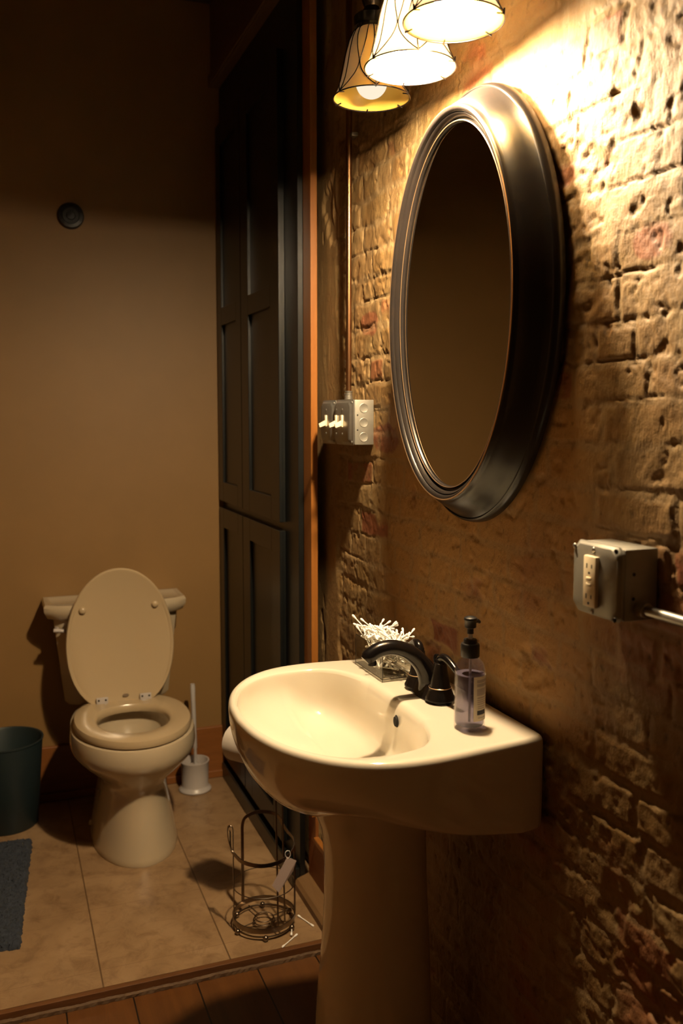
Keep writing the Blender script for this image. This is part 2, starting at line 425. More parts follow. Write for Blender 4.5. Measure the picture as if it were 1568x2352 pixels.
# ------------------------------------------------------------------ closet built beside the brick wall
XC = -.2
cl = empty('closet', (XC+.02, 2.95, .03), 'tall black closet with panelled doors between the brick wall and the back wall', 'closet')
bm = BOX(XC+.02, XC+.036, 2.487, YB-.001, .031, 2.68, bev=.001)           # face frame sheet
box(bm, XC+.036, -.146, 2.60, YB-.001, .031, 2.68)                       # carcass behind
part('body', bm, M_closet, cl, smooth=False)
def shaker(name, y0, y1, z0, z1, rails, st=.075, handle=None):
    # door: stiles, rails and recessed flat panels
    bm = BOX(XC+.010, XC+.019, y0, y1, z0, z1)
    box(bm, XC, XC+.012, y0, y0+st, z0, z1, bev=.0012, seg=1)
    box(bm, XC, XC+.012, y1-st, y1, z0, z1, bev=.0012, seg=1)
    for a, b in rails: box(bm, XC, XC+.012, y0+st, y1-st, a, b, bev=.0012, seg=1)
    return part(name, bm, M_closet, cl, smooth=False)
shaker('door', 2.612, 3.052, 1.135, 2.53, [(1.135, 1.208), (1.797, 1.862), (2.45, 2.53)], st=.09)
shaker('door', 3.058, 3.405, 1.135, 2.53, [(1.135, 1.208), (1.797, 1.862), (2.45, 2.53)], st=.065)
shaker('door', 2.612, 3.052, .12, 1.108, [(.12, .20), (1.034, 1.108)], st=.09)
shaker('door', 3.058, 3.405, .12, 1.108, [(.12, .20), (1.034, 1.108)], st=.065)
bm = BOX(XC-.004, XC+.02, 2.487, YB-.02, .031, .09, bev=.004)
part('kick_board', bm, M_closet, cl, smooth=False)
bm = BOX(XC-.012, -.146, 2.475, YB-.001, 2.681, ZT-.001, bev=.004); box(bm, XC-.022, XC-.012, 2.475, YB-.001, 2.681, 2.72, bev=.003)
struct('trim_3', bm, M_soffit, label='dark brown wood header above the closet')
bm = BOX(-.164, -.144, 2.420, 2.486, .275, 2.98, bev=.0015)
struct('trim_4', bm, M_trimwood, label='orange pine casing board between closet and brick wall')
# boxed wood panel with cap rail and plinth, low beside the pedestal
wp = empty('boxed_panel', (-.09, 2.34, .03), 'low orange pine boxed panel with cap rail behind the pedestal', 'wood panel')
bm = BOX(-.153, -.143, 2.215, 2.486, .0305, .195, bev=.002); box(bm, -.153, -.143, 2.42, 2.486, .195, .274, bev=.002)
part('panel', bm, M_panelwood, wp, smooth=False)
bm = BOX(-.160, -.143, 2.21, 2.422, .196, .214, bev=.003); part('cap_rail', bm, M_trimwood, wp, smooth=False)
bm = bmesh.new(); pr = [(-.199, .0305), (-.199, .05), (-.190, .060), (-.153, .072), (-.153, .0305)]
loft(bm, [[(x, 2.212, z) for x, z in pr], [(x, 2.486, z) for x, z in pr]]); part('plinth', bm, M_plinth, wp, smooth=False)

# ------------------------------------------------------------------ mirror
MY, MZ = 1.762, 1.692
mi = empty('oval_mirror', (-.01, MY, MZ), 'large oval mirror in a wide black frame on the brick wall', 'mirror')
ga, gb = .250, .386
prof = [(.000, -.066), (.001, -.072), (.005, -.074), (.007, -.070), (.010, -.070), (.013, -.078), (.018, -.082), (.020, -.080),
        (.022, -.086), (.027, -.090), (.032, -.089), (.035, -.084), (.0365, -.079), (.039, -.077), (.046, -.070), (.055, -.057), (.063, -.044), (.070, -.034), (.0755, -.029),
        (.0765, -.031), (.0795, -.030), (.081, -.025), (.083, -.023), (.085, -.014), (.085, -.008), (.0, -.008)]
bm = bmesh.new(); rings = []
NS = 144
for dr, x in prof:
    rings.append([(x, MY+(ga+dr)*math.cos(2*PI*i/NS), MZ+(gb+dr*.97)*math.sin(2*PI*i/NS)) for i in range(NS)])
loft(bm, rings+[rings[0]], True, False, False); bmesh.ops.remove_doubles(bm, verts=bm.verts, dist=1e-6)
fo = part('frame', bm, M_frame, mi); fo.data.set_sharp_from_angle(angle=math.radians(60))
bm = bmesh.new()
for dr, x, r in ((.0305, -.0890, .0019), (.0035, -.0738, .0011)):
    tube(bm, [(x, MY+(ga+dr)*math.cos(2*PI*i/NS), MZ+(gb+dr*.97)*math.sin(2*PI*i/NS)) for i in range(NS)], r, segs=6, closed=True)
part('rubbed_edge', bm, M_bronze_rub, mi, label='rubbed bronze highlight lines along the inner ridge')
bm = bmesh.new()
loft(bm, [[(x, MY+(ga+.002)*math.cos(2*PI*i/NS), MZ+(gb+.002)*math.sin(2*PI*i/NS)) for i in range(NS)] for x in (-.0665, -.0625)])
part('mirror_glass', bm, M_mirror, mi, smooth=False)

# ------------------------------------------------------------------ vanity light: bar with three bell shades
LX, RZ = -.170, 2.187
LYS = (1.970, 1.762, 1.572)
vl = empty('vanity_light', (-.02, 1.83, 2.56), 'bronze wall light with three wire-caged amber bell shades above mirror', 'wall lamp')
bm = BOX(-.034, -.013, 1.41, 2.13, 2.47, 2.60, bev=.008); box(bm, -.044, -.034, 1.45, 2.09, 2.495, 2.575, bev=.005)
part('back_plate', bm, M_bronze, vl)
shprof = [(.029, .153), (.040, .146), (.050, .126), (.0580, .097), (.0645, .063), (.071, .035), (.079, .014), (.085, .003), (.0873, 0)]
def prof_r(h):
    hs = [p[1] for p in shprof][::-1]; rs = [p[0] for p in shprof][::-1]
    return float(np.interp(h, hs, rs))
def lamp(k, y, lit):
    c = Vector((LX, y, RZ+(0, -.004, .014)[k])); before = set(o_.name for o_ in bpy.data.objects)
    bm = bmesh.new()
    lathe(bm, [(r, h) for r, h in shprof]+[(r-.0022, h+.0004) for r, h in shprof[::-1]], 56, c)
    s = part('lamp_shade', bm, M_shade, vl, label=('dim amber glass bell shade nearest the closet', 'brightly glowing middle bell shade', 'glowing bell shade farthest from the closet')[lit])
    # wire cage
    bm = bmesh.new()
    tube(bm, [(c.x+.0883*math.cos(2*PI*i/48), c.y+.0883*math.sin(2*PI*i/48), c.z-.001) for i in range(48)], .0016, segs=6, closed=True)
    for q in range(6):
        p0 = math.radians(60*q+14)
        for sgn in (-1, 0, 1):
            pts = []
            for i in range(19):
                t = i/18; h = t*.151
                if t < .42: b = math.sin(PI/2*(t/.42))
                else: b = 1-.45*math.sin(PI/2*(t-.42)/.58)
                ph = p0+sgn*math.radians(29.5)*b; r = prof_r(h)+.0022
                pts.append((c.x+r*math.cos(ph), c.y+r*math.sin(ph), c.z+h))
            tube(bm, pts, .00115, segs=5)
        r = .089
        box(bm, -.0015, .0015, -.0015, .0015, -.001, .001)
        # small clip over the rim
        tube(bm, [(c.x+.090*math.cos(p0), c.y+.090*math.sin(p0), c.z+.006), (c.x+.0905*math.cos(p0), c.y+.0905*math.sin(p0), c.z-.003),
                  (c.x+.077*math.cos(p0), c.y+.077*math.sin(p0), c.z+.0005)], .0016, segs=5)
    # drop the stray helper cubes built at the origin
    kill = [v for v in bm.verts if v.co.length < .01]
    bmesh.ops.delete(bm, geom=kill, context='VERTS')
    part('wire_cage', bm, M_bronze, vl, parent=s)
    bm = bmesh.new()
    lathe(bm, [(.0, .150), (.034, .152), (.040, .156), (.041, .178), (.036, .183), (.024, .188), (.017, .200), (.022, .212), (.024, .222), (.019, .236), (.010, .246), (.008, .262), (.0, .266)], 28, c)
    part('socket_cup', bm, M_bronze, vl)
    bm = TUBE(smooth_path([(c.x, c.y, c.z+.225), (c.x+.02, c.y, c.z+.262), (c.x+.055, c.y, c.z+.295), (c.x+.105, c.y, c.z+.330), (c.x+.138, c.y, c.z+.350)], 5), .0075, segs=10)
    part('arm', bm, M_bronze, vl)
    bm = bmesh.new()
    lathe(bm, [(.014, .14), (.014, .085), (.018, .072)], 20, (c.x, c.y, c.z))
    sph(bm, (c.x, c.y, c.z+(.036, .019, .019)[lit]), .0365, 28, 18)
    part('bulb', bm, (M_bulb1, M_bulb, M_bulb2)[lit], vl, label=('faintly glowing round bulb', 'brightly lit round bulb', 'lit round bulb')[lit])
    if k:      # the two nearer lamps sit a touch larger
        for ch_ in [o_ for o_ in bpy.data.objects if o_.name not in before and o_.parent == vl]:
            ch_.scale = (1.08, 1.08, 1.08); ch_.location = c*(1-1.08)-Vector(vl.location)
for k, y in enumerate(LYS): lamp(k, y, k)

# ------------------------------------------------------------------ switch boxes and copper conduit
sb = empty('switch_box', (-.005, 2.48, 1.44), 'ganged steel switch box with three ivory toggles below copper conduit', 'light switch')
bm = BOX(-.056, .002, 2.354, 2.612, 1.378, 1.505, bev=.002)
part('box', bm, M_steel_box, sb)
def cover(y0, y1, z0=1.376, z1=1.507):
    bm = bmesh.new()
    def rr(x, ins, ch_):
        a, b, c_, d = y0+ins, y1-ins, z0+ins, z1-ins
        return [(x, a+ch_, c_), (x, b-ch_, c_), (x, b, c_+ch_), (x, b, d-ch_), (x, b-ch_, d), (x, a+ch_, d), (x, a, d-ch_), (x, a, c_+ch_)]
    loft(bm, [rr(-.0565, 0, .004), rr(-.059, 0, .004), rr(-.060, .003, .010), rr(-.067, .008, .012), rr(-.0695, .012, .012)])
    bmesh.ops.bevel(bm, geom=[e for e in bm.edges], offset=.0012, segments=2, affect='EDGES')
    o = part('cover_plate', bm, M_steel, sb); return o
c1 = cover(2.354, 2.494); c2 = cover(2.498, 2.612)
for yt, pr in ((2.418, c1), (2.466, c1), (2.553, c2)):
    bm = BOX(-.0735, -.069, yt-.006, yt+.006, 1.428, 1.462, bev=.001)
    part('toggle_frame', bm, M_toggle, sb, parent=pr)
    bm = bmesh.new()
    loft(bm, [[(-.070, yt-.0042, 1.448), (-.070, yt+.0042, 1.448), (-.070, yt+.0042, 1.432), (-.070, yt-.0042, 1.432)],
              [(-.094, yt-.0034, 1.436), (-.094, yt+.0034, 1.436), (-.091, yt+.0034, 1.425), (-.091, yt-.0034, 1.425)]])
    bmesh.ops.bevel(bm, geom=list(bm.edges), offset=.0008, segments=2, affect='EDGES')
    part('toggle', bm, M_toggle, sb, parent=pr)
    for zz in (1.408, 1.478):
        bm = sph(bmesh.new(), (-.0697, yt, zz), .0034, 12, 8, (.5, 1, 1)); part('screw', bm, M_steel, sb, parent=pr)
for yy, pr in ((2.364, c1), (2.508, c2)):
    for zz in (1.386, 1.497):
        bm = sph(bmesh.new(), (-.0615, yy, zz), .0045, 12, 8, (.6, 1, 1)); part('screw', bm, M_steel, sb, parent=pr)
for zz in (1.400, 1.441, 1.482):
    bm = bmesh.new()
    lathe(bm, [(.0135, .0005), (.0135, -.0006), (.0125, -.0012), (.0115, -.0006), (.0, -.0006)], 28, (-.029, 2.354, zz), 'y')
    part('knockout', bm, M_steel_box, sb)
for zz in (1.420, 1.462):
    bm = bmesh.new(); lathe(bm, [(.0024, .0), (.0024, -.0004), (0, -.0004)], 14, (-.048, 2.3538, zz), 'y')
    part('screw_hole', bm, M_dark, sb)
cn = empty('conduit', (-.024, 2.49, 1.505), 'thin copper coloured conduit rising from switch box up the brick wall', 'conduit')
part('lower_pipe', TUBE([(-.022, 2.488, 1.527), (-.022, 2.488, 2.121)], .0082, segs=16), M_copper, cn)
part('upper_pipe', TUBE([(-.022, 2.488, 2.1215), (-.022, 2.488, 2.97)], .0088, segs=16), M_copper, cn)
bm = bmesh.new(); lathe(bm, [(.0, .005), (.0125, .005), (.0125, .018), (.0105, .019), (.0105, .030), (.0125, .031), (.0125, .033), (.0, .033)], 20, (-.022, 2.488, 1.5)); 
part('connector', bm, M_steel, cn)
part('set_screw', TUBE([(-.022, 2.498, 1.524), (-.022, 2.516, 1.524)], [.0035, .004], segs=10), M_steel, cn)
bm = bmesh.new(); box(bm, -.0215, -.002, 2.466, 2.510, 2.26, 2.272, bev=.002); part('pipe_strap', bm, M_steel, cn)

# ------------------------------------------------------------------ outlet box near the right edge
ob = empty('outlet_box', (-.005, 1.215, 1.19), 'projecting grey steel outlet box with ivory double outlet', 'power outlet')
bm = BOX(-.066, .0, 1.165, 1.285, 1.128, 1.246, bev=.003); part('box', bm, M_steel_box, ob)
bm = bmesh.new()
def rr2(x, ins, ch_):
    a, b, c_, d = 1.164+ins, 1.290-ins, 1.125+ins, 1.249-ins
    return [(x, a+ch_, c_), (x, b-ch_, c_), (x, b, c_+ch_), (x, b, d-ch_), (x, b-ch_, d), (x, a+ch_, d), (x, a, d-ch_), (x, a, c_+ch_)]
loft(bm, [rr2(-.0665, 0, .010), rr2(-.0700, 0, .010), rr2(-.0715, .002, .012), rr2(-.077, .004, .014), rr2(-.079, .008, .014)])
bmesh.ops.bevel(bm, geom=list(bm.edges), offset=.0012, segments=2, affect='EDGES')
cv = part('cover_plate', bm, M_steel_box, ob)
bm = BOX(-.087, -.0785, 1.213, 1.246, 1.142, 1.228, bev=.002); rc = part('receptacle', bm, M_toggle, ob, label='ivory double outlet with test buttons')
for zz in (1.211, 1.160):
    for yy, hh_ in ((1.236, .008), (1.223, .0065)):
        part('slot', BOX(-.0874, -.0868, yy-.0012, yy+.0012, zz-hh_/2, zz+hh_/2), M_dark, ob, smooth=False, parent=rc)
    bm = bmesh.new(); lathe(bm, [(.0, -.0005), (.0024, -.0005), (.0024, .0002)], 12, (-.087, 1.2295, zz-.0115), 'x'); part('ground_hole', bm, M_dark, ob, parent=rc)
part('button', BOX(-.0888, -.0865, 1.223, 1.236, 1.1865, 1.1925, bev=.0008), M_toggle, ob, parent=rc)
part('button', BOX(-.0888, -.0865, 1.223, 1.236, 1.1765, 1.1825, bev=.0008), M_toggle, ob, parent=rc)
for yy, zz in ((1.172, 1.243), (1.282, 1.238), (1.172, 1.131), (1.23, 1.238), (1.23, 1.134)):
    part('screw', sph(bmesh.new(), (-.0785, yy, zz), .0046, 12, 8, (.6, 1, 1)), M_bronze if yy < 1.2 else M_steel, ob)
for zz in (1.205, 1.165):
    bm = bmesh.new(); lathe(bm, [(.003, .0), (.003, -.0004), (0, -.0004)], 14, (-.048, 1.1648, zz), 'y'); part('screw_hole', bm, M_dark, ob)
pc = empty('metal_conduit', (-.03, 1.16, 1.15), 'short horizontal silver conduit leaving the outlet box at right', 'conduit')
part('pipe', TUBE([(-.034, 1.150, 1.148), (-.034, .70, 1.148)], .0085, segs=18), M_steel, pc)
bm = bmesh.new(); lathe(bm, [(0, .0), (.0125, 0), (.0125, -.016), (.0105, -.018), (.0, -.018)], 20, (-.034, 1.1645, 1.148), 'y'); part('connector', bm, M_steel_box, pc)

# ------------------------------------------------------------------ pedestal sink
SY = 1.777
sk = empty('pedestal_sink', (-.2, SY, 0), 'cream pedestal sink with wide D-shaped basin against the brick wall', 'sink')
half = [(-.010, .300), (-.014, .3125), (-.026, .319), (-.06, .325), (-.11, .332), (-.16, .3385), (-.21, .345), (-.27, .350), (-.33, .347), (-.385, .333), (-.435, .303), (-.475, .262), (-.510, .207),
        (-.533, .148), (-.548, .080), (-.554, .0)]
half = [(-.010, .20), (-.010, .10)][::-1] + half
pts = smooth_path([(x, y, 0) for x, y in half], 4)
near = [(p.x, -p.y) for p in pts]; far = [(p.x, p.y) for p in reversed(pts[:-1])]
mid = [(-.010, 0.0)]
outl = near+far+mid            # closed outline, counter-clockwise-ish
cx, cyy = -.26, 0.0
n = len(outl)
ZR = .834
def fr(x):      # 0 at the wall, 1 at the front tip
    return min(max((-x-.16)/.36, 0), 1)
def osec(th, x, y):
    # underside section: from rim (th=0) to bottom (th=pi/2)
    f = fr(x); f = f*f*(3-2*f)
    xb = x if x > -.16 else -.16+(x+.16)*.47
    yb = y*(.93-.42*f)
    zb = .640+.19*min(max(-x-.06, 0), .34)
    zb -= (zb-.612)*f*(1-min(abs(y)/.35, 1)**2)
    nn = 7-4.9*f
    a = 1-max(math.cos(th), 0)**(2/nn); b = math.sin(th)**(2/nn)
    return (x+(xb-x)*a, SY+y+(yb-y)*a, (ZR-.016)+(zb-(ZR-.016))*b)
rings = []
ins = lambda x, y, d: (x+(cx-x)*d/max(math.hypot(x-cx, y), .01), y-y*d/max(math.hypot(x-cx, y), .01))
ths = [PI/2, 1.50, 1.42, 1.32, 1.2, 1.05, .9, .72, .54, .36, .2, .08, 0]
for th in ths: rings.append([osec(th, x, y) for x, y in outl])
for d, z in ((.0008, ZR-.010), (.0035, ZR-.004), (.008, ZR-.0008), (.014, ZR)):
    rings.append([(lambda q: (q[0], SY+q[1], z))(ins(x, y, d)) for x, y in outl])
# basin opening: same number of points, D shape with a straight back
def inner(i, grow=0.0, z=0):
    x, y = outl[i]; ang = math.atan2(y, x-(-.345))
    # superellipse-ish opening: front radius .185, back .137, half width .292
    c_, s_ = math.cos(ang), math.sin(ang)
    ax = .137 if c_ > 0 else .188
    ex = 3.4 if c_ > 0 else 2.15
    ay = .288
    r = (abs(c_/ax)**ex+abs(s_/ay)**ex)**(-1/ex)
    r = r*(1+grow)
    return (-.345+r*c_, r*s_)
def lerp_in(i, t):
    a = ins(*outl[i], .014); b = inner(i); return (a[0]+(b[0]-a[0])*t, a[1]+(b[1]-a[1])*t)
def zdeck(x, t):
    # deck flat at the wall; falls gently into the basin at the front
    f = fr(x); return ZR-.010*t*t*f
for t in (.12, .3, .55, .8, .93):
    rings.append([(lambda q: (q[0], SY+q[1], zdeck(q[0], t)))(lerp_in(i, t)) for i in range(n)])
DB = .128
for th in (.06, .16, .3, .45, .62, .8, .98, 1.15, 1.3, 1.42):
    ring = []
    for i in range(n):
        bx, by = inner(i)
        back = bx > -.30
        fb = min(max((bx+.36)/.1, 0), 1)
        nn = 2.3+3.2*fb
        a = 1-max(math.cos(th), 0)**(2/nn); b = math.sin(th)**(2/nn)
        ccx, ccy = -.315, 0
        z = (ZR-.003-.008*(1-fb))-DB*b
        ring.append((bx+(ccx-bx)*a, SY+by+(ccy-by)*a, z))
    rings.append(ring)
rings.append([(-.315+.02*math.cos(2*PI*i/n), SY+.02*math.sin(2*PI*i/n), ZR-.003-.008-DB*1.0) for i in range(n)])
# align last ring angles with the outline
last = []
for i in range(n):
    x, y = rings[-2][i][0]+.315, rings[-2][i][1]-SY; r = math.hypot(x, y) or 1
    last.append((-.315+.018*x/r, SY+.018*y/r, ZR-.012-DB))
rings[-1] = last
bm = bmesh.new(); loft(bm, rings, True, True, True)
bs = part('basin', bm, M_porc, sk); bs.data.set_sharp_from_angle(angle=math.radians(75))
m_ = bs.modifiers.new('sub', 'SUBSURF'); m_.levels = 1; m_.render_levels = 2
bm = bmesh.new(); lathe(bm, [(.0, .0), (.019, .0), (.022, .002), (.022, .0035), (.017, .003), (.012, .001), (0, .001)], 28, (-.315, SY, ZR-.0125-DB))
part('drain', bm, M_bronze, sk)
bm = bmesh.new(); lathe(bm, [(.0, -.003), (.0085, -.003), (.0095, 0.0), (.0115, .001)], 24, (-.2075, 1.733, .797), 'x')
for v_ in bm.verts: v_.co.z = .797+(v_.co.z-.797)*1.25
part('overflow_hole', bm, M_dark, sk, label='dark overflow hole in the back wall of the basin')
# pedestal column
def pring(z, x0, x1, hy, yo=0):
    # front (x0) rounded, back (x1) squarer
    r = []
    for i in range(48):
        t = 2*PI*i/48; c_, s_ = math.cos(t), math.sin(t); xm = (x0+x1)/2; ax = (x1-x0)/2
        ex = 2.6
        rr_ = (abs(c_)**ex+abs(s_)**ex)**(-1/ex)
        r.append((xm+ax*rr_*c_, SY+hy*rr_*s_, z))
    return r
bm = bmesh.new()
cols = [(-.188, -.405, -.095, .116), (-.168, -.405, -.095, .116), (-.13, -.394, -.098, .112), (-.02, -.376, -.104, .102), (.15, -.368, -.110, .097), (.28, -.357, -.114, .090), (.38, -.351, -.119, .087), (.46, -.350, -.122, .086),
        (.52, -.354, -.124, .087), (.56, -.362, -.124, .092), (.59, -.374, -.12, .100), (.66, -.395, -.11, .115)]
loft(bm, [pring(*c_) for c_ in cols]); part('pedestal', bm, M_porc, sk)

# ------------------------------------------------------------------ faucet
fc = empty('faucet', (-.108, SY-.005, ZR), 'black bronze two-handle faucet on the sink deck', 'faucet')
FY = 1.772; FX = -.108
def oring(z, rx, ry, nn=2.4):
    out = []
    for i in range(48):
        t = 2*PI*i/48; c_, s_ = math.cos(t), math.sin(t)
        r = (abs(c_)**nn+abs(s_)**nn)**(-1/nn); out.append((FX+rx*r*c_, FY+ry*r*s_, z))
    return out
bm = bmesh.new()
loft(bm, [oring(ZR-.001, .031, .086), oring(ZR+.003, .031, .086), oring(ZR+.006, .028, .083), oring(ZR+.014, .025, .076), oring(ZR+.024, .021, .066), oring(ZR+.030, .018, .060)])
part('base', bm, M_bronze, fc)
for s in (-1, 1):
    yy = FY+s*.053
    bm = bmesh.new()
    lathe(bm, [(.0, .006), (.0335, .006), (.0335, .010), (.030, .016), (.026, .026), (.0245, .031), (.0245, .034), (.0225, .035), (.020, .048), (.0165, .066), (.0135, .084), (.0135, .087), (.012, .088), (.0115, .094), (.007, .099), (0, .100)], 32, (FX, yy, ZR))
    hd = part('handle_body', bm, M_bronze, fc)
    bm = bmesh.new()
    tube(bm, circ((FX, yy, ZR+.0335), .0246, 40), .0008, segs=6, closed=True)
    part('trim_ring', bm, M_bronze_rub, fc, parent=hd, label='rubbed copper line around the handle')
    lv = smooth_path([(FX+.001, yy-s*.004, ZR+.087), (FX+.001, yy+s*.006, ZR+.099), (FX+.002, yy+s*.022, ZR+.1015), (FX+.004, yy+s*.042, ZR+.095), (FX+.006, yy+s*.060, ZR+.086), (FX+.007, yy+s*.072, ZR+.083)], 4)
    k_ = len(lv); rad = [float(np.interp(i/(k_-1), [0, .15, .5, .8, .95, 1], [.009, .0105, .0085, .0075, .0078, .004])) for i in range(k_)]
    part('lever', tube(bmesh.new(), lv, rad, segs=14), M_bronze, fc, parent=hd)
# spout
sp_ = smooth_path([(FX+.004, FY, ZR+.010), (FX+.0, FY, ZR+.034), (FX-.012, FY, ZR+.062), (FX-.034, FY, ZR+.089), (FX-.062, FY, ZR+.108), (FX-.092, FY, ZR+.117), (FX-.122, FY, ZR+.115), (FX-.145, FY, ZR+.104), (FX-.157, FY, ZR+.094)], 4)
k_ = len(sp_); rad = [float(np.interp(i/(k_-1), [0, .12, .3, .5, .75, .92, 1], [.031, .026, .0200, .0175, .0168, .0165, .0115])) for i in range(k_)]
part('spout', tube(bmesh.new(), sp_, rad, segs=20, flat=(1.0, 1.0)), M_bronze, fc)
bm = bmesh.new(); lathe(bm, [(0, 0), (.0095, 0), (.0095, .016), (0, .016)], 20, (FX-.140, FY, ZR+.082)); part('aerator', bm, M_bronze, fc)
part('lift_rod', TUBE([(FX+.024, FY+.012, ZR+.02), (FX+.024, FY+.012, ZR+.055)], .0022, segs=8), M_bronze, fc)
bm = bmesh.new(); lathe(bm, [(0, 0), (.0035, .001), (.0055, .012), (.0075, .024), (.0072, .031), (.0045, .036), (0, .037)], 18, (FX+.024, FY+.012, ZR+.052)); part('lift_knob', bm, M_bronze, fc)

# ------------------------------------------------------------------ soap bottle
BX, BY = -.129, 1.551
sbm = empty('soap_bottle', (BX, BY, ZR), 'clear pump soap bottle with lilac liquid and black pump on the sink', 'soap bottle')
bm = bmesh.new()
out_p = [(0, .001), (.028, .001), (.0305, .004), (.0310, .010), (.0310, .118), (.0295, .128), (.024, .138), (.0165, .144), (.0145, .147), (.0145, .152)]
in_p = [(.0125, .152), (.0125, .146), (.0225, .136), (.0280, .127), (.0293, .118), (.0293, .012), (.027, .008), (0, .008)]
lathe(bm, out_p+in_p, 40, (BX, BY, ZR)); part('bottle', bm, M_bottle, sbm)
bm = bmesh.new(); lathe(bm, [(0, .0082), (.0268, .0085), (.0291, .0125), (.0291, .112), (0, .112)], 40, (BX, BY, ZR)); part('liquid', bm, M_liquid, sbm)
bm = bmesh.new(); lathe(bm, [(0, .146), (.0180, .146), (.0190, .148), (.0190, .170), (.0180, .173), (.0135, .174), (.0135, .180), (.0125, .182), (0, .182)], 32, (BX, BY, ZR)); part('collar', bm, M_blackpl, sbm)
bm = bmesh.new(); lathe(bm, [(0, .18), (.0045, .18), (.0045, .200), (0, .200)], 16, (BX, BY, ZR)); part('pump_stem', bm, M_clearstick, sbm)
bm = bmesh.new(); lathe(bm, [(0, .193), (.0065, .193), (.0065, .203), (.0115, .206), (.0120, .219), (.0135, .221), (.0130, .225), (.008, .2275), (0, .228)], 28, (BX, BY, ZR))
tube(bm, [(BX+.006, BY+.004, ZR+.215), (BX+.024, BY+.014, ZR+.214), (BX+.030, BY+.018, ZR+.210)], [.005, .0042, .0036], segs=10)
part('pump_head', bm, M_blackpl, sbm)
part('dip_tube', TUBE([(BX, BY, ZR+.012), (BX+.001, BY, ZR+.15)], .0026, segs=10), M_clearstick, sbm)
# wrap-around label with unreadable small print rows
def arc_patch(bm, a0, a1, z0, z1, r, th=.0004, k=14):
    rings = []
    for i in range(k+1):
        a_ = a0+(a1-a0)*i/k
        rings.append([(BX+rr_*math.cos(a_), BY+rr_*math.sin(a_), ZR+z) for rr_, z in ((r, z0), (r+th, z0), (r+th, z1), (r, z1))])
    loft(bm, rings); return bm
A0, A1 = math.radians(-104), math.radians(15)
M_label = mat('cream_label', (.74, .66, .52), .5, k=1); M_print = mat('grey_print', (.50, .42, .36), .6, k=1); M_printd = mat('navy_print', (.04, .04, .06), .5)
lb = part('label', arc_patch(bmesh.new(), A0, A1, .022, .112, .0311), M_label, sbm)
bm = bmesh.new()
for z_, hgt, a0, a1 in ((.106, .006, -92, -10), (.098, .006, -92, -10), (.088, .014, -92, -20), (.071, .003, -90, -40), (.066, .002, -90, -35), (.062, .002, -90, -38), (.058, .002, -90, -44), (.053, .002, -88, -50), (.049, .002, -88, -54), (.030, .002, -86, -48)):
    arc_patch(bm, math.radians(a0), math.radians(a1), z_-hgt, z_, .03155, .0002)
part('small_print', bm, M_print, sbm, parent=lb)
part('dark_bar', arc_patch(bmesh.new(), math.radians(-90), math.radians(-48), .035, .044, .03155, .0002), M_printd, sbm, parent=lb)

# ------------------------------------------------------------------ acrylic swab box
ax0, ax1, ay0, ay1, az0, az1 = -.170, -.078, 1.893, 2.062, ZR+.0005, ZR+.078
bm = bmesh.new(); t_ = .0025
box(bm, ax0, ax1, ay0, ay1, az0, az0+.006)
box(bm, ax0, ax0+t_, ay0, ay1, az0+.006, az1); box(bm, ax1-t_, ax1, ay0, ay1, az0+.006, az1)
box(bm, ax0+t_, ax1-t_, ay0, ay0+t_, az0+.006, az1); box(bm, ax0+t_, ax1-t_, ay1-t_, ay1, az0+.006, az1)
ab = tag(obj('acrylic_box', bm, M_acrylic, smooth=False), 'clear acrylic box full of cotton swabs behind the faucet', 'box')
for q0_, q1_ in (((ax0, ay0, az0), (ax0, ay0, az1)), ((ax0, ay0, az0+.006), (ax1, ay0, az0+.006)), ((ax0, ay0, az0+.006), (ax0, ay1, az0+.006)), ((ax0, ay0, az1), (ax0, ay1, az1)), ((ax0, ay1, az0), (ax0, ay1, az1))):
    obj('added_edge_line', TUBE([q0_, q1_], .0007, segs=6), M_bronze, ab)  # dark tubes added to draw the clear box's edges, which barely show otherwise
def swab_mesh(Ls=.074):
    bm = bmesh.new(); h = Ls/2
    lathe(bm, [(0, -h), (.0019, -h+.0006), (.0030, -h+.003), (.0031, -h+.006), (.0023, -h+.012), (.00145, -h+.016), (.00145, h-.016), (.0023, h-.012), (.0031, h-.006), (.0030, h-.003), (.0019, h-.0006), (0, h)], 8)
    me = bpy.data.meshes.new('cotton_swab'); bmesh.ops.recalc_face_normals(bm, faces=bm.faces); bm.to_mesh(me); bm.free()
    me.materials.append(M_cotton); me.polygons.foreach_set('use_smooth', [True]*len(me.polygons)); return me
SW = swab_mesh()
sw0 = bpy.data.objects.new('cotton_swab', SW); C.objects.link(sw0); _used = [False]
def swab(p, d, label, group=None):
    if not _used[0]: o = sw0; _used[0] = True
    else: o = sw0.copy(); C.objects.link(o)
    o.rotation_mode = 'QUATERNION'; o.rotation_quaternion = Vector(d).normalized().to_track_quat('Z', 'Y'); o.location = p
    o['label'] = label; o['category'] = 'cotton swab'
    if group: o['group'] = group
    elif 'group' in o: del o['group']
    return o
rs = random.Random(21)
bxc, byc = (ax0+ax1)/2, (ay0+ay1)/2
def inside(p, pad=.0055): return ax0+pad < p.x < ax1-pad and ay0+pad < p.y < ay1-pad and p.z > az0+.0095
cnt = 0
